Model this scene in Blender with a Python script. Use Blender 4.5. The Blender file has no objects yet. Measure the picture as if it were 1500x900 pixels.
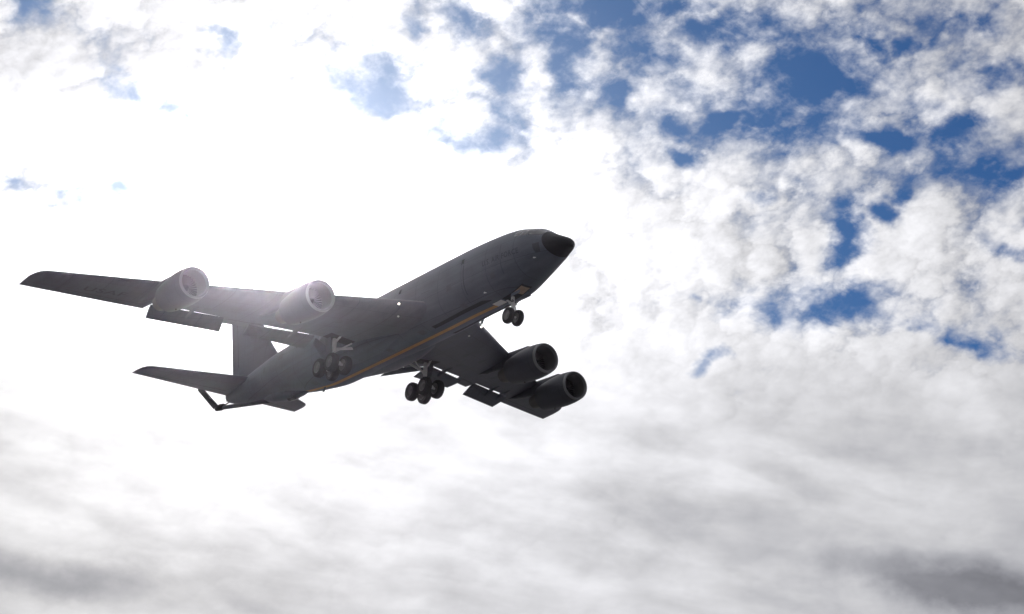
import bpy, bmesh, math, random
import numpy as np
from mathutils import Vector, Matrix
R = math.radians
S = bpy.context.scene
COL = S.collection
random.seed(7)

# ------------------------------------------------------------------ camera
cam_data = bpy.data.cameras.new('camera')
cam = bpy.data.objects.new('camera', cam_data)
COL.objects.link(cam)
cam_data.lens = 74.526
cam_data.sensor_width = 36.0
cam_data.clip_start = 0.5
cam_data.clip_end = 60000
cam.matrix_world = Matrix(((0.99879095, -0.04915936, 0.0, 0.0),
                           (-0.01648764, -0.33498610, -0.94207880, 0.0),
                           (0.04631199, 0.94093978, -0.33539160, 1.7),
                           (0, 0, 0, 1)))
S.camera = cam
S.render.resolution_x = 1024
S.render.resolution_y = 614
S.render.filter_size = 1.7 if hasattr(S.render, 'filter_size') else 1.5
S.view_settings.view_transform = 'Standard'
S.view_settings.look = 'None'
S.view_settings.exposure = 0.0
S.view_settings.gamma = 1.0

SUN_AZ, SUN_EL = -7.22, 20.55          # degrees, clockwise from +Y and above the horizon
sd = Vector((math.sin(R(SUN_AZ)) * math.cos(R(SUN_EL)), math.cos(R(SUN_AZ)) * math.cos(R(SUN_EL)), math.sin(R(SUN_EL))))

# ------------------------------------------------------------------ world
world = bpy.data.worlds.new("World")
S.world = world
world.use_nodes = True
NT = world.node_tree
NT.nodes.clear()

class V:
    """a scalar socket that can be written as arithmetic"""
    nt = NT
    def __init__(s, k): s.k = k
    @staticmethod
    def op(o, *a, clamp=False):
        n = V.nt.nodes.new('ShaderNodeMath'); n.operation = o; n.use_clamp = clamp
        for i, x in enumerate(a):
            if isinstance(x, V): V.nt.links.new(x.k, n.inputs[i])
            else: n.inputs[i].default_value = float(x)
        return V(n.outputs[0])
    def __add__(s, o): return V.op('ADD', s, o)
    __radd__ = __add__
    def __mul__(s, o): return V.op('MULTIPLY', s, o)
    __rmul__ = __mul__
    def __sub__(s, o): return V.op('SUBTRACT', s, o)
    def __rsub__(s, o): return V.op('SUBTRACT', o, s)
    def __truediv__(s, o): return V.op('DIVIDE', s, o)
    def __neg__(s): return V.op('MULTIPLY', s, -1)
def vexp(x): return V.op('EXPONENT', x)
def clamp01(x): return V.op('ADD', x, 0, clamp=True)
def smooth(x, a, b):
    n = V.nt.nodes.new('ShaderNodeMapRange'); n.interpolation_type = 'SMOOTHSTEP'
    V.nt.links.new(x.k, n.inputs[0]); n.inputs[1].default_value = a; n.inputs[2].default_value = b
    return V(n.outputs[0])
def vecop(o, a, b):
    n = V.nt.nodes.new('ShaderNodeVectorMath'); n.operation = o
    for i, x in enumerate((a, b)):
        if x is None: continue
        if isinstance(x, (tuple, list, Vector)): n.inputs[i].default_value = tuple(x)
        else: V.nt.links.new(x, n.inputs[i])
    return n
def noise(vec, scale, detail=8, rough=0.55, dist=0.0, lac=2.0):
    n = V.nt.nodes.new('ShaderNodeTexNoise'); n.noise_dimensions = '3D'
    V.nt.links.new(vec, n.inputs['Vector'])
    n.inputs['Scale'].default_value = scale; n.inputs['Detail'].default_value = detail
    n.inputs['Roughness'].default_value = rough; n.inputs['Distortion'].default_value = dist
    n.inputs['Lacunarity'].default_value = lac
    return n
def rgb(r, g, b):
    n = V.nt.nodes.new('ShaderNodeCombineXYZ')
    for i, x in enumerate((r, g, b)):
        if isinstance(x, V): V.nt.links.new(x.k, n.inputs[i])
        else: n.inputs[i].default_value = float(x)
    return n.outputs[0]
def mixv(f, a, b):
    n = V.nt.nodes.new('ShaderNodeMix'); n.data_type = 'VECTOR'; n.clamp_factor = True
    V.nt.links.new(f.k, n.inputs[0]); V.nt.links.new(a, n.inputs[4]); V.nt.links.new(b, n.inputs[5])
    return n.outputs[1]

tc = NT.nodes.new('ShaderNodeTexCoord')
dirn = vecop('NORMALIZE', tc.outputs['Generated'], None).outputs[0]
sep = NT.nodes.new('ShaderNodeSeparateXYZ'); NT.links.new(dirn, sep.inputs[0])
dx, dy, dz = V(sep.outputs[0]), V(sep.outputs[1]), V(sep.outputs[2])
DEG = 180 / math.pi
az = V.op('ARCTAN2', dx, dy) * DEG
el = V.op('ARCSINE', dz) * DEG
# gaps of blue and dark banks: azimuth, elevation, half sizes (degrees), tilt, depth
FILL = [(2.2, 20.88, 0.99, 1.11, 0.0, 1), (5.43, 21.97, 1.19, 0.83, 0.0, 0.6), (7.4, 21.25, 0.79, 0.74, 0.0, 0.5)]
HOLES = [(2.02, 27.89, 1.55, 0.39, 0.0, 1.1), (1.01, 26.62, 0.48, 0.82, 5.0, 1.1400000000000001), (1.38, 26.09, 0.48, 0.27, -20.0, 0.78), (6.75, 27.08, 1.23, 0.39, -5.0, 1.05), (8.57, 25.71, 1.43, 0.63, 10.0, 1.25), (9.07, 26.06, 0.65, 0.31, 30.0, 0.8999999999999999), (10.51, 26.62, 0.24, 0.51, 8.0, 1), (11.37, 26.66, 0.74, 0.25, 10.0, 0.78), (6.88, 24.87, 0.97, 0.18, 3.0, 1.02), (5.09, 23.8, 0.38, 0.18, 0.0, 1.02), (10.44, 24.44, 1.03, 0.2, -4.0, 1.1400000000000001), (12.88, 24.47, 0.52, 0.35, 0.0, 1.02), (13.93, 25.83, 0.91, 0.39, 8.0, 1.02), (13.99, 23.29, 0.77, 0.39, -10.0, 0.48), (9.46, 21.48, 0.46, 0.63, -15.0, 1.4), (8.99, 21.16, 0.34, 0.2, 0.0, 0.78), (10.8, 22.15, 0.4, 0.22, 0.0, 1.3), (11.38, 22.52, 0.25, 0.16, 0.0, 0.78), (9.1, 19.61, 1.66, 0.39, -5.0, 1.45), (10.09, 19.49, 0.83, 0.2, -5.0, 0.78), (13.0, 18.72, 0.58, 0.25, -20.0, 1.3), (12.07, 19.1, 0.41, 0.2, -30.0, 0.96), (5.25, 18.11, 0.45, 0.22, 10.0, 1.3), (5.73, 18.37, 0.45, 0.22, 10.0, 1.4), (14.01, 21.1, 0.5, 0.2, -35.0, 0.8999999999999999), (-4.58, 25.36, 1.21, 0.59, -15.0, 1.35), (-5.31, 25.61, 0.39, 0.35, 0.0, 0.6599999999999999), (-1.75, 24.01, 1.03, 0.33, 0.0, 1.25), (-2.27, 23.68, 0.3, 0.2, 0.0, 0.78), (-2.11, 27.24, 0.66, 0.39, 0.0, 1.0), (-0.92, 25.99, 0.48, 0.47, 0.0, 0.8999999999999999), (-3.57, 26.74, 0.35, 0.51, 10.0, 0.78), (-0.59, 24.91, 0.52, 0.39, 0.0, 0.78), (-0.17, 24.56, 0.3, 0.31, 0.0, 0.78), (-11.48, 24.44, 0.56, 0.27, -10.0, 1.3), (-10.12, 24.22, 0.47, 0.18, 0.0, 1.2), (-9.46, 24.04, 0.26, 0.2, 0.0, 1.1400000000000001), (-9.0, 26.09, 0.26, 0.35, 0.0, 1.2), (-7.76, 26.39, 0.26, 0.08, 0.0, 0.6599999999999999), (-14.59, 26.31, 0.65, 0.39, -20.0, 1.1), (-11.61, 21.57, 0.21, 0.12, 0.0, 1.08), (-12.75, 21.45, 0.38, 0.1, 0.0, 0.6599999999999999), (-14.29, 21.63, 0.29, 0.08, 0.0, 0.42), (2.52, 25.72, 0.54, 0.27, -10.0, 0.6599999999999999), (4.47, 24.61, 0.43, 0.27, 0.0, 0.6599999999999999), (13.56, 27.42, 0.57, 0.23, 15.0, 0.72), (9.05, 20.12, 0.33, 0.23, 0.0, 0.78), (5.27, 19.95, 0.21, 0.12, 0.0, 0.54), (0.18, 27.5, 0.53, 0.31, 0.0, 0.6599999999999999), (7.19, 22.81, 0.19, 0.1, 0.0, 0.54), (4.7, 27.83, 0.88, 0.2, 0.0, 0.78), (14.5, 21.84, 0.38, 0.2, 0.0, 0.48), (12.65, 23.17, 0.64, 0.16, 0.0, 0.3), (3.91, 26.61, 1.24, 0.41, -15.0, 0.55), (4.75, 25.62, 1.02, 0.37, -20.0, 0.5), (2.68, 26.85, 0.62, 0.37, 0.0, 0.5), (7.78, 24.54, 1.22, 0.26, 5.0, 0.5), (-2.98, 25.69, 0.45, 0.3, -20.0, 0.7), (-1.32, 25.24, 0.82, 0.37, 0.0, 0.6), (11.93, 25.17, 0.82, 0.26, -10.0, 0.5)]
DARK = [(-13.53, 25.08, 1.22, 0.83, -10.0, 0.32), (-10.87, 25.87, 1.44, 0.55, -20.0, 0.22), (-7.01, 25.37, 1.23, 0.37, -10.0, 0.2), (12.73, 12.34, 2.83, 0.48, -12.0, 1.35), (7.26, 13.85, 3.61, 0.66, -8.0, 0.45), (-12.5, 11.58, 2.45, 0.33, -5.0, 0.95), (-9.76, 11.25, 3.01, 0.41, -4.0, 0.35), (11.35, 15.87, 1.53, 0.41, -10.0, 0.45), (8.37, 15.23, 1.15, 0.3, -20.0, 0.4), (4.2, 16.25, 1.15, 0.26, -12.0, 0.25), (13.86, 14.15, 1.52, 0.74, -10.0, 0.3), (-12.77, 15.11, 1.72, 0.41, 0.0, 0.15), (-1.52, 15.65, 1.15, 0.3, 0.0, 0.12), (3.14, 13.29, 2.28, 0.33, -12.0, 0.25), (-7.0, 11.1, 2.82, 0.3, -3.0, 0.3), (3.84, 15.32, 2.3, 0.3, -4.0, 0.2), (-2.43, 12.12, 3.02, 0.22, -5.0, 0.2)]

# break the edges of every patch with a warp of the sky coordinates
wv = vecop('MULTIPLY', dirn, (1, 1, 1.25)).outputs[0]
wn = noise(wv, 16, 8, 0.6)
ws = NT.nodes.new('ShaderNodeSeparateXYZ'); NT.links.new(wn.outputs['Color'], ws.inputs[0])
wn2 = noise(wv, 45, 3, 0.5)
ws2 = NT.nodes.new('ShaderNodeSeparateXYZ'); NT.links.new(wn2.outputs['Color'], ws2.inputs[0])
azw = az + (V(ws.outputs[0]) - 0.5) * 2.6 + (V(ws2.outputs[0]) - 0.5) * 1.5
elw = el + (V(ws.outputs[1]) - 0.5) * 1.5 + (V(ws2.outputs[1]) - 0.5) * 0.9
def field(L, a, e, grow=1.0):
    """soft elliptical patches; the strongest wins"""
    tot = None; ma = lambda x, y, z: V.op('MULTIPLY_ADD', x, y, z)
    for (A, E, sx, sy, ro, amp) in L:
        c, s_ = math.cos(R(ro)), math.sin(R(ro)); sx *= grow; sy *= grow
        p = ma(a, c / sx, ma(e, s_ / sx, -(A * c + E * s_) / sx))
        q = ma(a, -s_ / sy, ma(e, c / sy, (A * s_ - E * c) / sy))
        d2 = ma(p, p, ma(q, q, -math.log(amp)))
        tot = d2 if tot is None else V.op('MINIMUM', tot, d2)
    return vexp(-tot)
holes = field(HOLES, azw, elw, 1.55)
dark = field(DARK, az + (V(ws.outputs[0]) - 0.5) * 6, el + (V(ws.outputs[1]) - 0.5) * 1.6, 1.5)

# cloud body: rounded puffs broken up by noise, sampled again a little nearer the sun for relief
cosun = V(vecop('DOT_PRODUCT', dirn, sd).outputs['Value'])
theta = V.op('ARCCOSINE', V.op('MINIMUM', cosun, 0.999999)) * DEG
low = smooth(el, 20.3, 16.2)                       # 1 low in the sky
right = smooth(az, -2, 9)
def shear(k, zs):
    c = NT.nodes.new('ShaderNodeCombineXYZ')
    NT.links.new(dx.k, c.inputs[0]); NT.links.new(dy.k, c.inputs[1]); NT.links.new(((dz + dx * k) * zs).k, c.inputs[2])
    return c.outputs[0]
def puffs(vec, scale, smoothness=0.6):
    n = NT.nodes.new('ShaderNodeTexVoronoi'); n.feature = 'F1'
    NT.links.new(vec, n.inputs['Vector']); n.inputs['Scale'].default_value = scale
    n.inputs['Randomness'].default_value = 1.0
    d_ = V(n.outputs['Distance']); return 1.0 - d_ * d_ * 1.25
st = shear(-0.16, 1.35)
wr = noise(st, 34, 5, 0.6)
wsub = vecop('SUBTRACT', wr.outputs['Color'], (0.5, 0.5, 0.5)).outputs[0]
wsc = NT.nodes.new('ShaderNodeVectorMath'); wsc.operation = 'SCALE'; NT.links.new(wsub, wsc.inputs[0]); wsc.inputs['Scale'].default_value = 0.050
pv = vecop('ADD', st, wsc.outputs[0]).outputs[0]
tosun = vecop('NORMALIZE', vecop('SUBTRACT', sd * 1.0, dirn).outputs[0], None).outputs[0]
def body(base):
    pv_ = vecop('ADD', base, wsc.outputs[0]).outputs[0]
    return puffs(pv_, 24) * 0.55 + puffs(pv_, 58, 0.5) * 0.30 + V(noise(base, 30, 10, 0.60, 0.0).outputs[0]) * 0.9
b0 = body(st)
tsc = NT.nodes.new('ShaderNodeVectorMath'); tsc.operation = 'SCALE'; NT.links.new(tosun, tsc.inputs[0]); tsc.inputs['Scale'].default_value = 0.0045
b1 = body(vecop('ADD', st, tsc.outputs[0]).outputs[0])
n_big = b0 - 1.02
n_fine = V(noise(st, 120, 5, 0.6, 0.1).outputs[0]) - 0.5
n_mid = V(noise(st, 9, 4, 0.5, 0.2).outputs[0]) - 0.5
n_wisp = V(noise(shear(0.45, 1.9), 46, 8, 0.62, 0.6).outputs[0]) - 0.5
# soft layered undulations low in the sky, sloping down to the right
n_str = V(noise(shear(0.24, 2.9), 13, 7, 0.50, 0.35).outputs[0]) - 0.5
n_st2 = V(noise(shear(0.05, 3.2), 34, 5, 0.5, 0.2).outputs[0]) - 0.5
upr = smooth(el, 21.0, 25) * smooth(az, -3, 3)
# optical depth of the cloud
dens = 1.10 + n_big * 1.65 + n_fine * 0.7 + n_mid * 0.5 + smooth(az, 1, -4) * 0.25 + field(FILL, azw, elw, 1.5) * 0.7 - holes * 1.22 + n_wisp * 1.3 * clamp01(holes * 2) + low * 1.0 - upr * 0.46
cover = smooth(dens, -0.50, 1.08)
relief = (b0 - b1) * 0.8
glow_n = vexp(-(theta * theta) / 40.0)      # thin cloud lit straight through round the sun
glow_w = vexp(-theta / 14.0)
lum = (0.495 + glow_w * 0.78 + glow_n * (1.0 - smooth(el, 20.0, 16.4) * 0.92) * (1.0 - smooth(el, 22.3, 25.5) * 0.6) * 1.25 + smooth(el, 17.5, 21.5) * smooth(az, -6, 0) * 0.09)
tex = 1.0 + relief * (1.0 - low * 0.85) + n_big * 0.50 * (1 - low * 0.75) + n_fine * 0.18 * (1 - low * 0.8) + (n_str * 0.78 + n_st2 * 0.45) * low + n_mid * 0.30
bot = smooth(el, 17.5, 10.0)
thick = clamp01(dark * 0.9)
lum = lum * V.op('MAXIMUM', tex, 0.3) * (1.0 - bot * 0.15) * (1.0 - thick * 0.60) * (1.0 - smooth(az, 7, 15) * smooth(el, 20, 27) * 0.22)
lum = V.op('MAXIMUM', lum, 0.03)
warm = smooth(az, 4, -12) * low * 0.4
cool = clamp01((0.62 - lum) * 1.8)
cloud = rgb(lum * (0.985 + warm * 0.03 - cool * 0.05), lum * (0.985 + warm * 0.012 - cool * 0.03), lum * (1.02 + cool * 0.07 - warm * 0.06))
sky = NT.nodes.new('ShaderNodeTexSky'); sky.sky_type = 'NISHITA'; sky.sun_disc = False
sky.sun_elevation = R(SUN_EL); sky.sun_rotation = R(SUN_AZ)
sky.altitude = 200; sky.air_density = 1.0; sky.dust_density = 0.3; sky.ozone_density = 2.5
BG = 0.1
blue = vecop('MULTIPLY', sky.outputs[0], (0.095, 0.245, 0.455)).outputs[0]
aur = glow_n * 0.55 + vexp(-theta / 5.0) * 0.45
blue = vecop('ADD', blue, rgb(aur / BG * 0.9, aur / BG * 0.95, aur / BG)).outputs[0]
cl = NT.nodes.new('ShaderNodeVectorMath'); cl.operation = 'SCALE'; NT.links.new(cloud, cl.inputs[0]); cl.inputs['Scale'].default_value = 1 / BG
skycol = mixv(cover, blue, cl.outputs[0])
bg = NT.nodes.new('ShaderNodeBackground'); bg.inputs['Strength'].default_value = BG
NT.links.new(skycol, bg.inputs['Color'])
wo = NT.nodes.new('ShaderNodeOutputWorld'); NT.links.new(bg.outputs[0], wo.inputs['Surface'])
try:
    world.cycles.sampling_method = 'MANUAL'; world.cycles.sample_map_resolution = 512
except Exception: pass

# ------------------------------------------------------------------ sun
sl = bpy.data.lights.new('sun', 'SUN'); sl.energy = 3.2; sl.angle = R(0.5); sl.color = (1.0, 0.95, 0.88)
so = bpy.data.objects.new('sun', sl); COL.objects.link(so)
so.rotation_euler = sd.to_track_quat('Z', 'Y').to_euler()
so.location = (0, 0, 200)

# ------------------------------------------------------------------ materials
def mat(name, col, rough=0.5, metal=0.0, noise_amt=0.0, nscale=1.0, spec=0.5, emit=None):
    m = bpy.data.materials.new(name); m.use_nodes = True
    nt = m.node_tree; b = nt.nodes['Principled BSDF']
    b.inputs['Base Color'].default_value = (*col, 1); b.inputs['Roughness'].default_value = rough
    b.inputs['Metallic'].default_value = metal
    b.inputs['Specular IOR Level'].default_value = spec
    if emit: b.inputs['Emission Color'].default_value = (*emit[0], 1); b.inputs['Emission Strength'].default_value = emit[1]
    if noise_amt:
        t = nt.nodes.new('ShaderNodeTexCoord'); n = nt.nodes.new('ShaderNodeTexNoise')
        n.inputs['Scale'].default_value = nscale; n.inputs['Detail'].default_value = 6
        nt.links.new(t.outputs['Object'], n.inputs['Vector'])
        r = nt.nodes.new('ShaderNodeMapRange'); r.inputs[3].default_value = 1 - noise_amt; r.inputs[4].default_value = 1 + noise_amt
        nt.links.new(n.outputs[0], r.inputs[0])
        v = nt.nodes.new('ShaderNodeVectorMath'); v.operation = 'SCALE'; v.inputs[0].default_value = col
        nt.links.new(r.outputs[0], v.inputs['Scale']); nt.links.new(v.outputs[0], b.inputs['Base Color'])
    return m

def skin_mat(name, col, rough, xstep, ystep, kind='body'):
    """painted aluminium skin: panel joints, oil streaks along the airflow, patchy paint"""
    m = bpy.data.materials.new(name); m.use_nodes = True
    nt = m.node_tree; b = nt.nodes['Principled BSDF']; old = V.nt; V.nt = nt
    t = nt.nodes.new('ShaderNodeTexCoord')
    sp = nt.nodes.new('ShaderNodeSeparateXYZ'); nt.links.new(t.outputs['Object'], sp.inputs[0])
    x, y, z = (V(sp.outputs[i]) for i in range(3))
    def joint(c, step, w=0.018):
        f = V.op('FRACT', c / step)
        return V.op('LESS_THAN', V.op('ABSOLUTE', f - 0.5), w / step)
    if kind == 'body': j = V.op('MAXIMUM', joint(x, xstep), joint(z + 0.1, ystep, 0.012))
    else: j = V.op('MAXIMUM', joint(y, xstep), joint(x + V.op('ABSOLUTE', y) * 0.68, ystep))
    st_ = vecop('MULTIPLY', t.outputs['Object'], (0.12, 2.2, 2.2)).outputs[0]
    streak = V(noise(st_, 1.3, 6, 0.6).outputs[0])
    patch = V(noise(t.outputs['Object'], 0.55, 5, 0.55).outputs[0])
    dirt = V(noise(t.outputs['Object'], 9, 4, 0.6).outputs[0])
    g = 1.0 + (streak - 0.5) * 1.1 + (patch - 0.5) * 0.6 + (dirt - 0.5) * 0.2
    g = g * (1.0 - j * 0.38)
    nt.links.new(rgb(g * col[0], g * col[1], g * col[2]), b.inputs['Base Color'])
    rr = rough + (streak - 0.5) * 0.25
    nt.links.new(rr.k, b.inputs['Roughness'])
    b.inputs['Specular IOR Level'].default_value = 0.4
    V.nt = old
    return m

M = dict(
    skin=skin_mat('grey_paint', (0.074, 0.088, 0.112), 0.48, 2.35, 1.15),
    wing=skin_mat('grey_wing_paint', (0.070, 0.075, 0.096), 0.50, 1.9, 1.55, 'wing'),
    nacelle=skin_mat('grey_nacelle_paint', (0.040, 0.042, 0.052), 0.5, 1.25, 9.0),
    lip=mat('bare_aluminium', (0.17, 0.17, 0.175), 0.45, 0.4, 0.1, 4),
    black=mat('black_radome', (0.012, 0.012, 0.013), 0.6, 0, 0.15, 3, 0.25),
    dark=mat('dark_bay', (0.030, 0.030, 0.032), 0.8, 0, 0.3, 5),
    letter=mat('dark_lettering', (0.034, 0.038, 0.048), 0.6),
    orange=mat('orange_stripe', (0.48, 0.245, 0.085), 0.6, 0, 0.30, 1.5),
    panel=mat('panel_paint', (0.062, 0.070, 0.085), 0.55, 0, 0.25, 3),
    glass=mat('cockpit_glass', (0.015, 0.017, 0.02), 0.08, 0, 0, 1, 0.8),
    pale=mat('pale_panel', (0.62, 0.60, 0.55), 0.5, 0, 0.15, 3),
    brown=mat('primer_bay', (0.36, 0.27, 0.19), 0.7, 0, 0.4, 4),
    rubber=mat('tyre_rubber', (0.022, 0.022, 0.023), 0.85, 0, 0.2, 8),
    strut=mat('gear_steel', (0.55, 0.55, 0.55), 0.45, 0.0, 0.2, 6),
    rim=mat('wheel_rim', (0.12, 0.12, 0.12), 0.5, 0.0, 0.2, 6),
    fan=mat('fan_blades', (0.07, 0.065, 0.062), 0.45, 0.6, 0.2, 6),
    duct=mat('intake_duct', (0.085, 0.08, 0.078), 0.5, 0, 0.2, 3),
    nozzle=mat('hot_nozzle', (0.07, 0.065, 0.06), 0.5, 0.5, 0.3, 4),
    lamp=mat('lit_lamp', (1, 1, 1), 0.3, 0, 0, 1, 0.5, ((1.0, 0.93, 0.8), 5.0)),
    white=mat('white_marking', (0.6, 0.6, 0.6), 0.6),
)

# ------------------------------------------------------------------ ground (below the frame; it lights the underside)
def ground():
    me = bpy.data.meshes.new('ground'); n = 24; ext = 12000.0
    xs = [math.copysign(abs(i / n) ** 2.2, i) * ext for i in range(-n, n + 1)]
    vs = [(x, y, (0 if max(abs(x), abs(y)) < 900 else 2.0 * math.sin(x * .0011) * math.cos(y * .0013) - 2.0)) for y in xs for x in xs]
    w = 2 * n + 1
    me.from_pydata(vs, [], [(j * w + i, j * w + i + 1, (j + 1) * w + i + 1, (j + 1) * w + i) for j in range(w - 1) for i in range(w - 1)])
    o = bpy.data.objects.new('ground', me); COL.objects.link(o); o['kind'] = 'structure'
    m = bpy.data.materials.new('dry_grass'); m.use_nodes = True; old = V.nt; V.nt = m.node_tree
    t = V.nt.nodes.new('ShaderNodeTexCoord')
    a = V(noise(t.outputs['Object'], 0.012, 8, 0.6).outputs[0]); b_ = V(noise(t.outputs['Object'], 1.4, 6, 0.65).outputs[0])
    g = 0.75 + (a - 0.5) * 0.9 + (b_ - 0.5) * 0.7
    V.nt.links.new(rgb(g * 0.115, g * 0.117, g * 0.13), V.nt.nodes['Principled BSDF'].inputs['Base Color'])
    V.nt.nodes['Principled BSDF'].inputs['Roughness'].default_value = 0.95
    V.nt = old
    me.materials.append(m)
ground()
# added volume imitating a lens-flare veil; it scatters the low sun forward
def flare_haze():
    e, z0, z1 = 12100.0, -6.0, 78.0
    vs = [(x, y, z) for x in (-e, e) for y in (-e, e) for z in (z0, z1)]
    me = bpy.data.meshes.new('flare_haze'); me.from_pydata(vs, [], [(0, 1, 3, 2), (4, 6, 7, 5), (0, 4, 5, 1), (2, 3, 7, 6), (0, 2, 6, 4), (1, 5, 7, 3)])
    o = bpy.data.objects.new('flare_haze', me); COL.objects.link(o); o['kind'] = 'stuff'
    m = bpy.data.materials.new('flare_haze'); m.use_nodes = True; nt = m.node_tree; nt.nodes.clear()
    v = nt.nodes.new('ShaderNodeVolumePrincipled'); v.inputs['Density'].default_value = FLARE_HAZE; v.inputs['Anisotropy'].default_value = 0.961
    v.inputs['Color'].default_value = (0.84, 0.80, 1.0, 1)
    ou = nt.nodes.new('ShaderNodeOutputMaterial'); nt.links.new(v.outputs[0], ou.inputs['Volume'])
    me.materials.append(m)
FLARE_HAZE = 2.6e-5
if FLARE_HAZE: flare_haze()

# ------------------------------------------------------------------ mesh helpers
def mesh(name, vs, fs, mats, parent, mi=None, angle=35, label=None):
    me = bpy.data.meshes.new(name); me.from_pydata([tuple(v) for v in vs], [], fs)
    if not isinstance(mats, (list, tuple)): mats = [mats]
    for m in mats: me.materials.append(m)
    if mi: me.polygons.foreach_set('material_index', mi)
    bm = bmesh.new(); bm.from_mesh(me); bmesh.ops.recalc_face_normals(bm, faces=bm.faces); bm.to_mesh(me); bm.free()
    me.shade_smooth(); me.set_sharp_from_angle(angle=R(angle)); me.update()
    o = bpy.data.objects.new(name, me); COL.objects.link(o)
    if parent: o.parent = parent
    if label: o['label'] = label
    return o
class MB:
    def __init__(s): s.v = []; s.f = []; s.m = []
    def add(s, vs, fs, mi=0):
        k = len(s.v); s.v += [tuple(v) for v in vs]; s.f += [tuple(i + k for i in f) for f in fs]; s.m += [mi] * len(fs)
    def loft(s, rings, cap=(True, True), mi=0, closed=True):
        n = len(rings[0]); vs = [p for r in rings for p in r]; fs = []
        for j in range(len(rings) - 1):
            for i in range(n if closed else n - 1):
                a, b = j * n + i, j * n + (i + 1) % n
                fs.append((a, b, b + n, a + n))
        if cap[0]: fs.append(tuple(range(n)))
        if cap[1]: fs.append(tuple((len(rings) - 1) * n + i for i in range(n))[::-1])
        s.add(vs, fs, mi)
    def tube(s, a, b, r0, r1=None, n=14, mi=0):
        a, b = Vector(a), Vector(b); r1 = r0 if r1 is None else r1
        q = (b - a).to_track_quat('Z', 'Y'); rings = []
        for p, r in ((a, r0), (b, r1)):
            rings.append([p + q @ Vector((r * math.cos(t), r * math.sin(t), 0)) for t in [2 * math.pi * i / n for i in range(n)]])
        s.loft(rings, mi=mi)
    def lathe(s, prof, org, axis, n=40, mi=0, close=False, cap=(False, False)):
        """prof: (distance along axis, radius)"""
        q = Vector(axis).to_track_quat('Z', 'Y'); org = Vector(org)
        rings = [[org + q @ Vector((r * math.cos(t), r * math.sin(t), a)) for t in [2 * math.pi * i / n for i in range(n)]] for a, r in prof]
        if close: rings.append(rings[0])
        s.loft(rings, cap=cap, mi=mi)
    def box(s, c, d, rot=None, mi=0):
        c = Vector(c); d = Vector(d) / 2; vs = []
        for x in (-1, 1):
            for y in (-1, 1):
                for z in (-1, 1):
                    v = Vector((x * d.x, y * d.y, z * d.z))
                    if rot is not None: v = rot @ v
                    vs.append(c + v)
        s.add(vs, [(0, 1, 3, 2), (4, 6, 7, 5), (0, 4, 5, 1), (2, 3, 7, 6), (0, 2, 6, 4), (1, 5, 7, 3)], mi)
    def build(s, name, mats, parent, angle=35, label=None):
        return mesh(name, s.v, s.f, mats, parent, s.m if any(s.m) else None, angle, label)
def group_empty(name, parent=None, loc=(0, 0, 0)):
    o = bpy.data.objects.new(name, None); COL.objects.link(o); o.location = loc; o.empty_display_size = 1
    if parent: o.parent = parent
    return o

# ------------------------------------------------------------------ the tanker. Its own frame: x forward (x = -station from the nose), y port, z up
jet = group_empty('tanker_aircraft', None, (3.16722, 108.40192, 44.70098))
jet.rotation_euler = (0, R(-2.0), R(-54.68945))
jet['label'] = 'grey four-engined jet tanker flying low with landing gear and flaps down, seen from below'
jet['category'] = 'airplane'

FS = [0, .12, .35, .8, 1.3, 1.8, 2.4, 3.2, 4.2, 5.4, 7, 9, 12, 24, 27, 30, 33, 35.5, 37.5, 38.5]
FW = [.02, .2, .4, .68, .9, 1.08, 1.27, 1.47, 1.62, 1.72, 1.77, 1.78, 1.78, 1.78, 1.76, 1.62, 1.22, .85, .5, .34]
FT = [-.56, -.31, -.09, .16, .42, .7, 1.08, 1.34, 1.6, 1.72, 1.81, 1.86, 1.86, 1.82, 1.78, 1.66, 1.46, 1.22, 1.11, 1.07]
FB = [-.64, -.69, -.70, -.76, -.86, -1.02, -1.22, -1.47, -1.76, -2.02, -2.1, -2.09, -2.14, -2.2, -1.94, -1.44, -1.01, -.7, -.23, .12]
FE = [2, 2, 2, 2, 2, 2, 2, 2, 2.1, 2.2, 2.2, 2.3, 2.6, 2.6, 2.2, 2, 2, 2, 2, 2]
def pchip(X, Y):
    X = np.array(X, float); Y = np.array(Y, float); h = np.diff(X); d = np.diff(Y) / h
    m = np.zeros(len(X)); m[0] = d[0]; m[-1] = d[-1]
    for i in range(1, len(X) - 1):
        if d[i - 1] * d[i] > 0:
            w1 = 2 * h[i] + h[i - 1]; w2 = h[i] + 2 * h[i - 1]
            m[i] = (w1 + w2) / (w1 / d[i - 1] + w2 / d[i])
    def f(x):
        x = min(max(x, X[0]), X[-1]); i = min(int(np.searchsorted(X, x, side='right')) - 1, len(X) - 2); i = max(i, 0)
        t = (x - X[i]) / h[i]
        return (2*t**3-3*t**2+1)*Y[i] + (t**3-2*t**2+t)*h[i]*m[i] + (-2*t**3+3*t**2)*Y[i+1] + (t**3-t**2)*h[i]*m[i+1]
    return f
fw, ft, fb, fe = pchip(FS, FW), pchip(FS, FT), pchip(FS, FB), pchip(FS, FE)
def fpt(s, th, off=0.0):
    """point on the fuselage skin; th = 0 port side, 90 top, 180 starboard, 270 belly"""
    w, zt, zb, e = fw(s), ft(s), fb(s), fe(s)
    h = (zt - zb) / 2; r = min(w, h); c, n = math.cos(th), math.sin(th)
    ee = e if n < 0 else 2.0
    y = w * math.copysign(abs(c) ** (2 / ee), c)
    z = r * math.copysign(abs(n) ** (2 / ee), n) + (h - r) * max(-1, min(1, n * 3)) + (zt + zb) / 2
    return Vector((-s, y + off * c, z + off * n))
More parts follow.
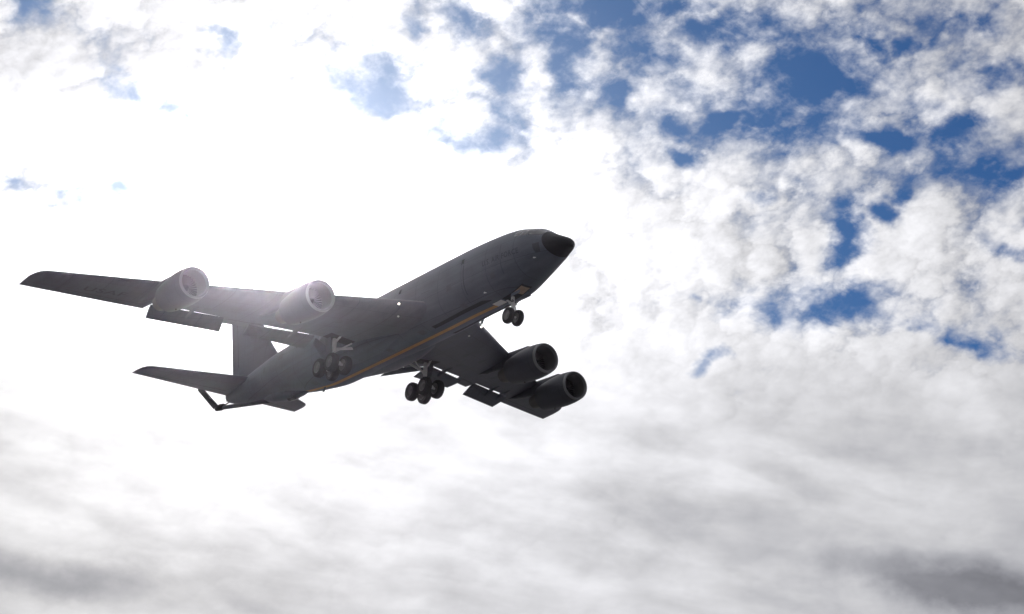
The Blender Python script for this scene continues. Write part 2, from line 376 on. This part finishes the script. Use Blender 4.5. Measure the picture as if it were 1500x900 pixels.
def fth(s, y=None, z=None, side=-1, belly=False):
    """angle at which the skin has the given z (on one side) or the given y (on the belly)"""
    if belly: lo, hi = math.pi, 2 * math.pi; g = lambda t: fpt(s, t).y - y
    else:
        lo, hi = -math.pi / 2, math.pi / 2; g = lambda t: fpt(s, t).z - z
    for _ in range(36):
        m = (lo + hi) / 2
        if g(m) < 0: lo = m
        else: hi = m
    t = (lo + hi) / 2
    if not belly and side < 0: t = math.pi - t
    return t
NR = 72
TH = [2 * math.pi * i / NR for i in range(NR)]
def sb(th):                         # station of the radome joint, tilted
    s = 1.2
    for _ in range(6): s = 1.60 + 0.26 * fpt(s, th).z
    return s
SB = [sb(t) for t in TH]
mb = MB(); rr = []
for u in [0, .01, .03, .07, .13, .2, .3, .4, .5, .6, .7, .8, .9, .96, 1.0]:
    rr.append([fpt(SB[i] * u, TH[i], -0.004) for i in range(NR)])
mb.loft(rr, cap=(True, False))
fus_rings = []
for v in [0, .04, .12, .25, .4, .55, .7, .85, 1]:
    fus_rings.append([fpt(SB[i] + (4.2 - SB[i]) * v, TH[i]) for i in range(NR)])
s = 4.2
while s < 38.5:
    s = min(s + (0.4 if s < 9 or s > 24 else 0.8), 38.5); fus_rings.append([fpt(s, t) for t in TH])
# close the tail with a short dome
for q, dsh in ((.9, .05), (.6, .12), (.2, .15)):
    cz = (ft(38.5) + fb(38.5)) / 2
    fus_rings.append([Vector((-38.5 - dsh, p.y * q, cz + (p.z - cz) * q)) for p in [fpt(38.5, t) for t in TH]])
fb_ = MB(); fb_.loft(fus_rings, cap=(True, True))
fuselage = fb_.build('fuselage', M['skin'], jet)
mb.build('radome', M['black'], fuselage, label='black nose cone')

def skin_patch(name, m, s0, s1, yz, parent, off=0.008, ns=12, nt=6, kind='belly', label=None, thick=0.0):
    """a sheet following the skin; yz(s) gives the limits in y (belly) or z (side)"""
    vs = []; 
    for i in range(ns + 1):
        s = s0 + (s1 - s0) * i / ns; a, b = yz(s)
        if kind == 'belly': ta, tb = fth(s, y=a, belly=True), fth(s, y=b, belly=True)
        else:
            sd_ = -1 if kind == 'starboard' else 1
            ta, tb = fth(s, z=a, side=sd_), fth(s, z=b, side=sd_)
        for k in range(nt + 1): vs.append(fpt(s, ta + (tb - ta) * k / nt, off))
    fs = [(i * (nt + 1) + k, i * (nt + 1) + k + 1, (i + 1) * (nt + 1) + k + 1, (i + 1) * (nt + 1) + k) for i in range(ns) for k in range(nt)]
    return mesh(name, vs, fs, m, parent, label=label)

skin_patch('belly_stripe', M['orange'], 6.4, 29.0, lambda s: (-0.14, 0.14), fuselage, 0.010, 60, 3, label='orange guide stripe along the belly')
for a, b in ((0.60, 0.86), (-0.86, -0.60)):
    skin_patch('director_lights', M['dark'], 6.7, 12.4, lambda s, a=a, b=b: (a * min(1, .75 + (s - 6.7) * .4), b), fuselage, 0.011, 24, 3, label='dark trough of signal lights under the belly')
skin_patch('belly_panel', M['pale'], 6.2, 7.05, lambda s: (-0.33, 0.12), fuselage, 0.016, 6, 4, label='pale panel behind the nose wheel bay')
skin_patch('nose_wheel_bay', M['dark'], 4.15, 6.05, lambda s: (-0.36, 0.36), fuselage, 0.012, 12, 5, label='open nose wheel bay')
skin_patch('bay_liner', M['brown'], 4.3, 5.0, lambda s: (-0.30, 0.30), fuselage, 0.018, 6, 4, label='light brown front of the nose wheel bay')
# cockpit glazing, three panes a side, and eyebrow panes
for sgn, kind in ((-1, 'starboard'), (1, 'port')):
    skin_patch('window', M['glass'], 1.72, 2.64, lambda s: (0.30 + (s - 1.72) * .26, 0.60 + (s - 1.72) * .45), fuselage, 0.010, 5, 5, kind)
    skin_patch('window', M['glass'], 2.70, 3.18, lambda s: (0.58, 1.08), fuselage, 0.010, 5, 5, kind)
    skin_patch('window', M['glass'], 3.24, 3.72, lambda s: (0.68, 1.12), fuselage, 0.010, 5, 5, kind)
vs = []; ns_, nt_ = 6, 10
for i in range(ns_ + 1):
    s = 1.86 + 0.62 * i / ns_
    for k in range(nt_ + 1): vs.append(fpt(s, R(52 + 76 * k / nt_), 0.012))
mesh('windshield', vs, [(i * (nt_ + 1) + k, i * (nt_ + 1) + k + 1, (i + 1) * (nt_ + 1) + k + 1, (i + 1) * (nt_ + 1) + k) for i in range(ns_) for k in range(nt_)], M['glass'], fuselage)
for sgn in (-1, 1):                 # small unit badge behind the nose
    p_ = []; n_ = 5
    for i in range(n_ + 1):
        for k in range(n_ + 1):
            u, v = i / n_ * 2 - 1, k / n_ * 2 - 1; sh = 1 - .35 * max(0, -v) ** 2
            s = 1.95 + u * .22 * sh; p_.append(fpt(s, fth(s, z=-.42 + v * .24, side=sgn), .010))
    mesh('unit_badge', p_, [(i * (n_ + 1) + k, i * (n_ + 1) + k + 1, (i + 1) * (n_ + 1) + k + 1, (i + 1) * (n_ + 1) + k) for i in range(n_) for k in range(n_)], M['letter'], fuselage)
# small windows, doors and drains
skin_patch('crew_door_outline', M['letter'], 4.55, 4.585, lambda s: (-1.25, 0.45), fuselage, 0.009, 1, 14, 'starboard')
for s0, z0 in ((8.0, .35), (14.6, .5), (20.5, .5), (26.5, .45)):
    skin_patch('cabin_window', M['glass'], s0, s0 + .26, lambda s, z0=z0: (z0, z0 + .3), fuselage, 0.009, 3, 4, 'starboard')
skin_patch('service_panel', M['letter'], 7.95, 8.02, lambda s: (-1.5, 0.2), fuselage, 0.009, 1, 14, 'starboard')
for s0, z0, m in ((2.35, -.86, 'white'), (6.62, -1.72, 'white')):
    p = fpt(s0, fth(s0, z=z0, side=-1)); nrm = Vector((0.15, p.y, p.z * .6)).normalized()
    b = MB(); b.tube(p - nrm * .02, p + nrm * .07, .05, .03); b.tube(p + nrm * .07, p + nrm * .07 + Vector((.22, 0, -.05)), .03, .02); b.build('probe', M[m], fuselage)

def text_mesh(txt, size, bold=0.006):
    cu = bpy.data.curves.new('t', 'FONT'); cu.body = txt; cu.size = size; cu.offset = bold; cu.space_character = 1.12; cu.resolution_u = 3
    ob = bpy.data.objects.new('t', cu); COL.objects.link(ob)
    dg = bpy.context.evaluated_depsgraph_get(); me = bpy.data.meshes.new_from_object(ob.evaluated_get(dg))
    bpy.data.objects.remove(ob)
    bm = bmesh.new(); bm.from_mesh(me)
    for _ in range(4):
        es = [e for e in bm.edges if e.calc_length() > size * .16]
        if not es: break
        bmesh.ops.subdivide_edges(bm, edges=es, cuts=1, use_grid_fill=False)
        bmesh.ops.triangulate(bm, faces=bm.faces)
    vs = [v.co.copy() for v in bm.verts]; fs = [tuple(v.index for v in f.verts) for f in bm.faces]; bm.free()
    x0 = min(v.x for v in vs); x1 = max(v.x for v in vs)
    return vs, fs, x0, x1
# forward fuselage lettering, both sides
for sgn in (-1, 1):
    vs, fs, x0, x1 = text_mesh('U.S. AIR FORCE', 0.62, 0.012)
    out = []
    for v in vs:
        u = (v.x - x0) / (x1 - x0)
        s = (6.15 - u * 3.0) if sgn < 0 else (3.15 + u * 3.0)
        z = -0.45 + v.y * .72
        out.append(fpt(s, fth(s, z=z, side=sgn), 0.010))
    mesh('lettering', out, fs, M['letter'], fuselage, label='dark U.S. AIR FORCE lettering')
for s0, y0, w_, l_ in ((8.6, -1.05, .3, .5), (10.3, 1.0, .35, .45), (13.2, -.75, .4, .6), (15.0, .7, .3, .8), (17.0, -.6, .45, .45), (25.4, -.7, .35, .7), (26.8, .6, .3, .4)):
    skin_patch('access_panel', M['panel'], s0, s0 + l_, lambda s, y0=y0, w_=w_: (y0 - w_ / 2, y0 + w_ / 2), fuselage, 0.009, 4, 4)
for s0, z0, l_, h_ in ((9.2, -.9, .5, .35), (11.4, -.3, .9, .06), (19.0, .1, .45, .5), (28.5, .2, .6, .4), (31.0, .0, .35, .35), (5.2, -1.3, .4, .3)):
    skin_patch('access_panel', M['panel'], s0, s0 + l_, lambda s, z0=z0, h_=h_: (z0, z0 + h_), fuselage, 0.009, 4, 4, 'starboard')
# antennas on the spine and under the belly
for s0, h, c_ in ((9.9, .33, .35), (15.5, .28, .3), (24.0, .3, .3)):
    z = ft(s0) - .02; b = MB()
    b.loft([[(-s0 - c_ * a - k * .25, w * .5 * (1 - k * .3), z + h * k) for a, w in ((0, 0), (.3, .06), (1, 0), (.3, -.06))] for k in (0, 1)]); b.build('blade_antenna', M['skin'], fuselage)
for s0, y0, h in ((9.6, .95, .28), (25.6, .0, .3)):
    z = fpt(s0, fth(s0, y=y0, belly=True)).z + .02; b = MB()
    b.loft([[(-s0 - .3 * a - k * .15, y0 + w * .5, z - h * k) for a, w in ((0, 0), (.3, .06), (1, 0), (.3, -.06))] for k in (0, 1)]); b.build('blade_antenna', M['skin'], fuselage)
# boom operator's pod under the tail
b = MB(); rings = []
for s0, k in ((27.6, .02), (28.0, .35), (28.8, .72), (29.8, .95), (31.0, 1.0), (32.2, .85), (33.2, .5), (33.9, .04)):
    zc = fb(s0) + .12
    rings.append([(-s0, .52 * k * math.cos(t), zc + .48 * k * math.sin(t) - .05) for t in TH[::3]])
b.loft(rings); pod = b.build('boom_operator_pod', M['skin'], fuselage)
b = MB(); b.loft([[(-s0, .3 * math.cos(t), fb(s0) - .05 + .06 + (.50 * k) * -abs(math.sin(t)) - .01) for t in [math.pi * i / 8 for i in range(9)]] for s0, k in ((29.2, .8), (29.6, .92), (30.2, .99))], cap=(False, False), closed=False)
b.build('pod_window', M['glass'], pod)
b = MB(); b.tube((-38.55, -.12, .28), (-38.72, -.12, .27), .06, .05); b.build('tail_light', M['white'], fuselage)

# ------------------------------------------------------------------ wings
LE_SL = (26.41 - 12.8) / (19.6 - 2.96)
def wle(y): return 12.8 + (y - 2.96) * LE_SL
def wlz(y):
    k = (y - 2) / 17.9
    return -1.06 + 2.09 * k - 0.22 * max(0, k) * (1 - k)
def wte(y): return 25.40 + (y - 13.0) * (.53 if y > 7.6 else .53) if y > 7.6 else 22.54 - (7.6 - y) * .30
def wtz(y): return wlz(y) - (0.16 + 0.17 * max(0, min(1, (19.6 - y) / 9.0)))
def cove(y): return 19.85 + (y - 4.33) * .49
def naca(x, t): return 5 * t * (.2969 * math.sqrt(x) - .126 * x - .3516 * x * x + .2843 * x ** 3 - .1015 * x ** 4)
XS = [0, .004, .012, .03, .06, .1, .16, .24, .34, .45, .56, .67, .78, .87, .94, 1.0]
def tc_(y): return .135 if y < 3 else (.135 - .035 * min(1, (y - 3) / 10.0))
def wz_low(y, s):
    c = wte(y) - wle(y); x = max(0, min(1, (s - wle(y)) / c))
    return wlz(y) + (wtz(y) - wlz(y)) * x - naca(x, tc_(y)) * c * .92
def wz_up(y, s):
    c = wte(y) - wle(y); x = max(0, min(1, (s - wle(y)) / c))
    return wlz(y) + (wtz(y) - wlz(y)) * x + naca(x, tc_(y)) * c * 1.08
def wsec(y, sg, s_end=None):
    c = wte(y) - wle(y); xe = 1.0 if s_end is None else (s_end - wle(y)) / c
    up = [(wle(y) + c * x * xe) for x in XS]
    r = [Vector((-s, sg * y, wz_up(y, s) + .012)) for s in up[::-1]] + [Vector((-s, sg * y, wz_low(y, s) - .012)) for s in up[1:]]
    return r
IF0, IF1, OF0, OF1 = 4.05, 7.72, 9.30, 13.22
def make_wing(sg):
    secs = []
    for y in (0.9, 1.8, 2.6, 3.4, 4.0): secs.append(wsec(y, sg, cove(y) if y > 3.6 else None))
    secs[-1] = wsec(4.0, sg, cove(4.0))
    for y in (4.33, 5, 5.8, 6.6, 7.2, IF1): secs.append(wsec(y, sg, cove(y)))
    for y in (IF1 + .03, 8.2, 8.7, OF0 - .03): secs.append(wsec(y, sg))
    for y in (OF0, 10, 11, 12, OF1): secs.append(wsec(y, sg, cove(y)))
    for y in (OF1 + .03, 14, 15.5, 17, 18.3, 19.0): secs.append(wsec(y, sg))
    # rounded tip: leading edge sweeps back to meet the trailing corner
    base = wsec(19.3, sg)
    for y, cut in ((19.3, .00), (19.55, .06), (19.72, .17), (19.84, .36)):
        c = wte(y) - wle(y); r = []
        for p in wsec(y, sg):
            x = (-p.x - wle(y)) / c; x2 = cut + (1 - cut) * x
            mid = (wz_up(y, wle(y) + c * x) + wz_low(y, wle(y) + c * x)) / 2
            fl = {.0: 1, .06: .8, .17: .5, .36: .18}[cut]
            r.append(Vector((-(wle(y) + c * x2), p.y, wlz(y) + (wtz(y) - wlz(y)) * x2 + (p.z - mid) * fl)))
        secs.append(r)
    b = MB(); b.loft(secs)
    wing = b.build('wing', M['wing'], jet, 28)
    # flaps: rigid slabs hung behind the cove, tilted down
    def flap(name, y0, le0, z0, te0, zt0, y1, le1, z1, te1, zt1, th):
        rings = []
        for k in range(7):
            u = k / 6; y = y0 + (y1 - y0) * u; yl = y + .26; a = (le0 + (le1 - le0) * u, z0 + (z1 - z0) * u); e = (te0 + (te1 - te0) * u, zt0 + (zt1 - zt0) * u)
            ch = math.hypot(e[0] - a[0], e[1] - a[1]); nx, nz = -(e[1] - a[1]) / ch, (e[0] - a[0]) / ch; r = []
            for x in [1, .8, .6, .4, .22, .1, .03, 0]: h = naca(x, th) * ch * 1.5 + .008; r.append(Vector((-(a[0] + (e[0] - a[0]) * x + nx * h), sg * (yl + (y - yl) * x), a[1] + (e[1] - a[1]) * x + nz * h)))
            for x in [.03, .1, .22, .4, .6, .8, 1]: h = -naca(x, th) * ch * .7 - .008; r.append(Vector((-(a[0] + (e[0] - a[0]) * x + nx * h), sg * (yl + (y - yl) * x), a[1] + (e[1] - a[1]) * x + nz * h)))
            rings.append(r)
        fb2 = MB(); fb2.loft(rings); return fb2.build(name, M['wing'], wing, 28, label='lowered flap')
    f1 = flap('flap', IF0, 20.07, -1.27, 21.72, -1.56, IF1 - .12, 21.90, -.88, 23.08, -1.12, .12)
    f2 = flap('flap', OF0 - .25, 22.46, -.60, 23.42, -1.18, OF1 - .23, 24.40, -.20, 25.58, -.63, .12)
    f3 = flap('fillet_flap', 2.05, 21.2, -1.50, 22.5, -1.78, 3.9, 20.2, -1.30, 20.9, -1.42, .10)
    # hinge arms crossing the slot
    for y, f_ in ((5.5, f1), (11.15, f2), (12.5, f2)):
        a = cove(y); z = wz_low(y, a) + .05
        h = MB(); h.loft([[(-a + .9, sg * y - .05, wz_low(y, a - .9) + .02), (-a + .9, sg * y + .05, wz_low(y, a - .9) + .02), (-a + .9, sg * y + .05, wz_low(y, a - .9) - .03), (-a + .9, sg * y - .05, wz_low(y, a - .9) - .03)],
                          [(-a, sg * y - .06, z), (-a, sg * y + .06, z), (-a, sg * y + .06, z - .22), (-a, sg * y - .06, z - .22)],
                          [(-a - .65, sg * y - .05, z - .14), (-a - .65, sg * y + .05, z - .14), (-a - .65, sg * y + .05, z - .34), (-a - .65, sg * y - .05, z - .34)]])
        h.build('flap_hinge', M['wing'], wing)
    # aileron and spoiler joints under the wing, drawn by thin dark gaps
    def lowstrip(name, m, pts, w, off=.006):
        vs = []
        for (y, s) in pts:
            vs += [(-s + w / 2, sg * y, wz_low(y, s - w / 2) - .012 - off), (-s - w / 2, sg * y, wz_low(y, s + w / 2) - .012 - off)]
        return mesh(name, vs, [(2 * i, 2 * i + 1, 2 * i + 3, 2 * i + 2) for i in range(len(pts) - 1)], m, wing)
    lowstrip('aileron_gap', M['dark'], [(y, wte(y) - .72) for y in np.linspace(13.3, 17.6, 12)], .04)
    lowstrip('aileron_gap', M['dark'], [(y, wte(y) - .95) for y in np.linspace(7.68, 9.05, 5)], .05)
    for y, fr in ((4.6, .35), (5.6, .55), (6.5, .3), (9.6, .45), (10.6, .6), (11.6, .4), (12.4, .55)):
        c = wte(y) - wle(y); s0 = wle(y) + c * fr; vs = []
        for i in range(12):
            t = 2 * math.pi * i / 12; yy = y + .22 * math.sin(t); ss = s0 + .36 * math.cos(t); vs.append((-ss, sg * yy, wz_low(yy, ss) - .019))
        mesh('access_panel', vs, [tuple(range(12))], M['panel'], wing)
    # landing light, lit
    y = 2.96; b = MB(); b.lathe([(0, .02), (.0, .045), (-.04, .06), (-.2, .06)], (-wle(y) - .02 + .05, sg * y, wlz(y) - .06), (1, 0, -.25), 20, cap=(True, True))
    b.build('landing_light', M['lamp'], wing, label='lit landing light at the wing root')
    y = 2.55; b = MB(); b.tube((-wle(y) - 1.0, sg * y, wz_low(y, wle(y) + 1.0) - .01), (-wle(y) - .98, sg * y, wz_low(y, wle(y) + 1.0) - .05), .07, .06); b.build('marker_light', M['white'], wing)
    # tip navigation light
    b = MB(); b.tube((-26.7, sg * 19.55, wlz(19.5) - .02), (-26.45, sg * 19.45, wlz(19.5) - .02), .05, .03); b.build('navigation_light', M['glass'], wing)
    if sg < 0:
        vs, fs, x0, x1 = text_mesh('USAF', 1.0, 0.015); out = []
        for v in vs:
            u = (v.x - x0) / (x1 - x0); y = 16.95 - u * 2.1
            c = wte(y) - wle(y); s = wle(y) + c * .62 - v.y * 1.0
            out.append((-s, -y, wz_low(y, s) - .022))
        mesh('lettering', out, fs, M['letter'], wing, label='dark USAF lettering under the wing')
    return wing
wing_r = make_wing(-1)
wing_l = make_wing(1)
# wing-body fairing under the belly
b = MB(); rings = []
for s0, k in ((13.8, .0), (15, .35), (16.5, .7), (18, 1), (20.5, 1), (22, .7), (23.6, .3), (24.8, .0)):
    rings.append([(-s0, (1.2 + 1.0 * k) * math.copysign(abs(math.cos(t)) ** .6, math.cos(t)), -1.52 + (.30 + .30 * k) * math.copysign(abs(math.sin(t)) ** .7, math.sin(t)) ) for t in TH[::2]])
b.loft(rings); b.build('belly_fairing', M['skin'], fuselage, 40)

# ------------------------------------------------------------------ tail
def simple_wing(name, prof, parent, m, tt=.09, vertical=False, tipround=True):
    """prof: rows of (span position vector, le station, te station)"""
    rings = []
    for (y, z, le, te, fl) in prof:
        c = te - le; r = []
        for x in XS[::-1]:
            h = naca(x, tt) * c * fl + .01
            r.append((-(le + c * x), y + (h if vertical else 0), z + (0 if vertical else h)))
        for x in XS[1:]:
            h = naca(x, tt) * c * fl + .01
            r.append((-(le + c * x), y - (h if vertical else 0), z - (0 if vertical else h)))
        rings.append(r)
    b = MB(); b.loft(rings); return b.build(name, m, parent, 28)
for sg in (-1, 1):
    def L(y): return 34.49 + (y - 1.1) * .8204
    def T_(y): return 38.69 + (y - 1.1) * .3875
    def Z_(y): return .66 + (y - 1.1) * .1474
    rows = [(sg * y, Z_(y), L(y), T_(y), 1) for y in (.25, 1.1, 2.5, 4, 5.2, 6.0)]
    rows += [(sg * 6.22, Z_(6.22), L(6.22) + .12, T_(6.22), .8), (sg * 6.36, Z_(6.36), L(6.36) + .5, T_(6.36), .5), (sg * 6.42, Z_(6.42), L(6.42) + 1.1, T_(6.42), .2)]
    stab = simple_wing('horizontal_stabilizer', rows, jet, M['wing'])
    vs = []
    for y in np.linspace(.9, 5.9, 8):
        for d in (0, .04): 
            s = L(y) + (T_(y) - L(y)) * .72 + d; x = .72; vs.append((-s, sg * y, Z_(y) - naca(x, .09) * (T_(y) - L(y)) - .018))
    mesh('elevator_gap', vs, [(2 * i, 2 * i + 1, 2 * i + 3, 2 * i + 2) for i in range(7)], M['dark'], stab)
def FL(z): return 33.25 + (z - 3.1) * .787
def FTE(z): return 38.25 + (z - 1.98) * .186
rows = [(0, z, FL(z) , FTE(z), 1) for z in (1.2, 2.2, 3.1, 4.5, 6, 7.2)]
rows[0] = (0, 1.2, 31.3, 38.2, 1); rows[1] = (0, 2.15, 32.35, FTE(2.15), 1)
rows += [(0, 7.7, FL(7.7) + .1, FTE(7.7), .8), (0, 7.88, FL(7.88) + .5, FTE(7.88), .3)]
fin = simple_wing('vertical_fin', rows, jet, M['wing'], .09, True)
b = MB()
for s0 in (0,): b.tube((-37.2, 0, 7.55), (-35.9, 0, 8.22), .05, .02)
b.build('probe_antenna', M['strut'], fin)
vs = [(-(FTE(z) - 1.05 + d), -naca(.7, .09) * 4.5 - .03, z) for z in np.linspace(2.3, 7.2, 6) for d in (0, .05)]
mesh('rudder_gap', vs, [(2 * i, 2 * i + 1, 2 * i + 3, 2 * i + 2) for i in range(5)], M['dark'], fin)

# refuelling boom, stowed
boom = group_empty('refuelling_boom', jet, (-33.0, 0, -1.15)); bo = Vector((-33.0, 0, -1.15))
b = MB(); b.lathe([(0, .05), (.1, .17), (1.2, .17), (5.0, .15), (6.3, .14), (6.9, .12), (7.25, .09), (7.3, .02)], (0, 0, 0), (Vector((-40.35, 0, .16)) - bo), 20, cap=(True, True))
tubeo = b.build('boom_tube', M['strut'], boom); tubeo.data.materials[0] = M['letter']
for sg in (-1, 1):
    rt = Vector((-39.75, sg * .12, .16)) - bo; tp = Vector((-39.9, sg * 1.5, 1.32)) - bo; rings = []
    nrm = Vector((0, -(tp - rt).z, (tp - rt).y)).normalized()
    for k in (0, .5, .92, 1):
        p = rt.lerp(tp, k); c = .82 - .1 * k - (.15 if k == 1 else 0)
        rings.append([p + Vector((-c * x, 0, 0)) + nrm * (naca(x, .1) * c) for x in (1, .7, .4, .15, .03, 0)] + [p + Vector((-c * x, 0, 0)) - nrm * (naca(x, .1) * c) for x in (.03, .15, .4, .7, 1)])
    b = MB(); b.loft(rings); b.build('ruddervator', M['black'], boom)
b = MB(); b.lathe([(0, .03), (.1, .2), (.5, .24), (1.1, .2), (1.3, .05)], Vector((-39.2, 0, .05)) - bo, (-1, 0, .1), 20, cap=(True, True)); b.build('boom_head', M['black'], boom)

# ------------------------------------------------------------------ engines
def make_engine(sg, y, s0, z0):
    e = group_empty('engine', jet, (-s0, sg * y, z0))
    b = MB()
    b.lathe([(.16, .955), (.35, .99), (.8, 1.03), (1.4, 1.04), (2.1, 1.0), (2.8, .92), (3.35, .84), (3.36, .80), (2.6, .80)], (0, 0, 0), (-1, 0, 0), 56)
    nac = b.build('nacelle', M['nacelle'], e)
    b = MB(); b.lathe([(.16, .957), (.08, .945), (.02, .925), (0, .89), (.02, .855), (.08, .825), (.2, .80)], (0, 0, 0), (-1, 0, 0), 56); b.build('inlet_lip', M['lip'], e, 60, label='bare metal ring round the intake')
    b = MB(); b.lathe([(.2, .80), (.5, .79), (1.1, .82), (1.35, .84)], (0, 0, 0), (-1, 0, 0), 56); b.build('intake_duct', M['duct'], e)
    b = MB(); b.lathe([(1.36, .84), (1.36, .02)], (0, 0, 0), (-1, 0, 0), 48, cap=(False, True))
    for k in range(30):
        t0 = 2 * math.pi * k / 30; pts = []
        for r_, tw in ((.22, .55), (.5, .8), (.80, 1.05)):
            for d in (-.5, .5):
                a = t0 + d * .13 * (1.0 if r_ > .4 else 1.3); pts.append((-1.20 - d * .16 * tw, r_ * math.cos(a), r_ * math.sin(a)))
        b.add(pts, [(0, 1, 3, 2), (2, 3, 5, 4)], 1)
    b.build('fan', [M['dark'], M['fan']], e)
    b = MB(); b.lathe([(.85, .01), (.9, .07), (1.0, .14), (1.12, .19), (1.25, .23)], (0, 0, 0), (-1, 0, 0), 28, cap=(True, False)); b.build('spinner', M['black'], e)
    b = MB(); b.lathe([(2.6, .70), (3.4, .62), (4.1, .50), (4.5, .43), (4.5, .38), (4.1, .42)], (0, 0, 0), (-1, 0, 0), 36); b.build('core_nozzle', M['nozzle'], e)
    b = MB(); b.lathe([(3.9, .34), (4.4, .28), (4.9, .12), (5.05, .01)], (0, 0, 0), (-1, 0, 0), 28, cap=(True, True)); b.build('exhaust_cone', M['nozzle'], e)
    # pylon: from the nacelle back to the wing
    wl = wle(y); rings = []
    for s, zb_, zt_, w in ((s0 + 1.1, z0 + .95, z0 + 1.02, .03), (s0 + 1.9, z0 + .7, z0 + 1.28, .16), (s0 + 2.9, z0 + .5, wlz(y) + .02, .2), (wl + .3, z0 + .45, wlz(y) + .10, .2),
                           (wl + 1.2, z0 + .55, wlz(y) + .0, .19), (wl + 2.3, wz_low(y, wl + 2.3) - .25, wz_low(y, wl + 2.3) + .15, .12), (wl + 3.3, wz_low(y, wl + 3.3) - .02, wz_low(y, wl + 3.3) + .1, .02)):
        cx, cy, cz = -s + s0, 0, 0
        rings.append([(cx, w * math.copysign(abs(math.cos(t)) ** .7, math.cos(t)), (zb_ + zt_) / 2 - z0 + (zt_ - zb_) / 2 * math.copysign(abs(math.sin(t)) ** .6, math.sin(t))) for t in [2 * math.pi * i / 20 for i in range(20)]])
    b = MB(); b.loft(rings); b.build('pylon', M['nacelle'], e, 40)
    b = MB()
    b.tube((-2.2, 0, -1.0), (-2.2, 0, -1.09), .05, .03)
    b.build('drain_mast', M['nozzle'], nac)
    return e
for sg in (-1, 1):
    make_engine(sg, 8.09, 13.04, -1.70)
    make_engine(sg, 13.87, 17.53, -1.0)

# ------------------------------------------------------------------ landing gear
def wheel(parent, c, r, w):
    b = MB(); c = Vector(c); q = []
    prof = [(-.5, .60), (-.5, .78), (-.46, .90), (-.34, .97), (-.15, 1.0), (.15, 1.0), (.34, .97), (.46, .90), (.5, .78), (.5, .60)]
    b.lathe([(a * w, k * r) for a, k in prof], c, (0, 1, 0), 40, mi=0)
    for s in (-1, 1):
        b.lathe([(s * w * .5, r * .60), (s * w * .44, r * .57), (s * w * .30, r * .5), (s * w * .26, r * .30), (s * w * .42, r * .24), (s * w * .46, r * .12), (s * w * .46, r * .01)], c, (0, 1, 0), 32, mi=1, cap=(False, True))
    return b.build('wheel', [M['rubber'], M['rim']], parent)
for sg in (-1, 1):
    cx, cy, cz = -19.31, sg * 3.37, -3.26
    g = group_empty('main_landing_gear', jet, (cx, cy, cz)); C = Vector((cx, cy, cz)); P = lambda x, y, z: Vector((x, y, z)) - C
    b = MB()
    b.tube(P(cx, cy, cz), P(cx + .02, cy - sg * .02, cz + 1.0), .085); b.tube(P(cx + .02, cy - sg * .02, cz + .95), P(cx + .05, cy - sg * .05, -.95), .13)
    b.tube(P(cx, cy - .16, cz + .1), P(cx, cy + .16, cz + .1), .13)
    # torque links
    b.tube(P(cx, cy, cz + .2), P(cx - .32, cy, cz + .62), .05); b.tube(P(cx - .32, cy, cz + .62), P(cx - .02, cy, cz + 1.05), .05)
    b.build('shock_strut', M['strut'], g)
    b = MB(); b.tube(P(cx + .03, cy - sg * .05, cz + 1.15), P(cx + .1, sg * 1.9, -1.75), .075); b.tube(P(cx + .03, cy, cz + 1.45), P(cx + 1.15, cy - sg * .1, -1.2), .06)
    b.tube(P(cx + .03, cy - sg * .05, cz + .95), P(cx + .35, sg * 2.3, -1.6), .045)
    b.build('side_brace', M['strut'], g)
    b = MB(); b.tube(P(cx - .85, cy, cz + .03), P(cx + .85, cy, cz + .03), .10)
    for a in (-.7, .7): b.tube(P(cx + a, cy - .62, cz), P(cx + a, cy + .62, cz), .07)
    for a in (-.3, .3): b.tube(P(cx - .7, cy + a * .6, cz + .22), P(cx + .1, cy + a * .4, cz + .25), .025)
    b.build('bogie_beam', M['strut'], g)
    for a in (-.70, .70):
        for k in (-.465, .465): wheel(g, P(cx + a, cy + k, cz), .595, .42)
    # bay opening (dark) and door hanging from the strut
    b = MB()
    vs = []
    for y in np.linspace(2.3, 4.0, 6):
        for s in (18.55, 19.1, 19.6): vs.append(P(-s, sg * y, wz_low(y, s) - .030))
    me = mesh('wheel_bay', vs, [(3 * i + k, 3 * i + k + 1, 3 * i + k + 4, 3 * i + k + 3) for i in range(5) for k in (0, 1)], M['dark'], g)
    b = MB(); b.box(P(cx - .02, cy + sg * .32, -1.95), (.62, .04, .95), Matrix.Rotation(R(sg * -10), 3, 'X')); b.build('gear_door', M['wing'], g)
cx, cz = -5.45, -3.25
g = group_empty('nose_landing_gear', jet, (cx, 0, cz)); C = Vector((cx, 0, cz)); P = lambda x, y, z: Vector((x, y, z)) - C
b = MB(); b.tube(P(cx, 0, cz), P(cx - .03, 0, cz + .55), .07); b.tube(P(cx - .03, 0, cz + .5), P(cx - .08, 0, -1.8), .105)
b.tube(P(cx, -.3, cz), P(cx, .3, cz), .06); b.tube(P(cx, 0, cz + .15), P(cx + .26, 0, cz + .45), .04); b.tube(P(cx + .26, 0, cz + .45), P(cx, 0, cz + .75), .04)
b.tube(P(cx - .05, 0, cz + .75), P(cx - .75, 0, -1.95), .055)
b.tube(P(cx - .05, -.24, cz + .82), P(cx - .05, .24, cz + .82), .08)
b.build('shock_strut', M['strut'], g)
for k in (-.325, .325): wheel(g, P(cx, k, cz), .485, .29)
for k in (-.15, .15):
    b = MB(); b.lathe([(0, .01), (.0, .085), (-.12, .07)], P(cx + .14, k, cz + .9), (1, 0, 0), 18, cap=(True, True)); b.build('taxi_light', M['lip'], g)
for sg in (-1, 1):
    b = MB(); b.box(P(-4.75, sg * .38, -2.12), (.80, .03, .20), Matrix.Rotation(R(sg * 12), 3, 'X')); b.build('gear_door', M['skin'], g)
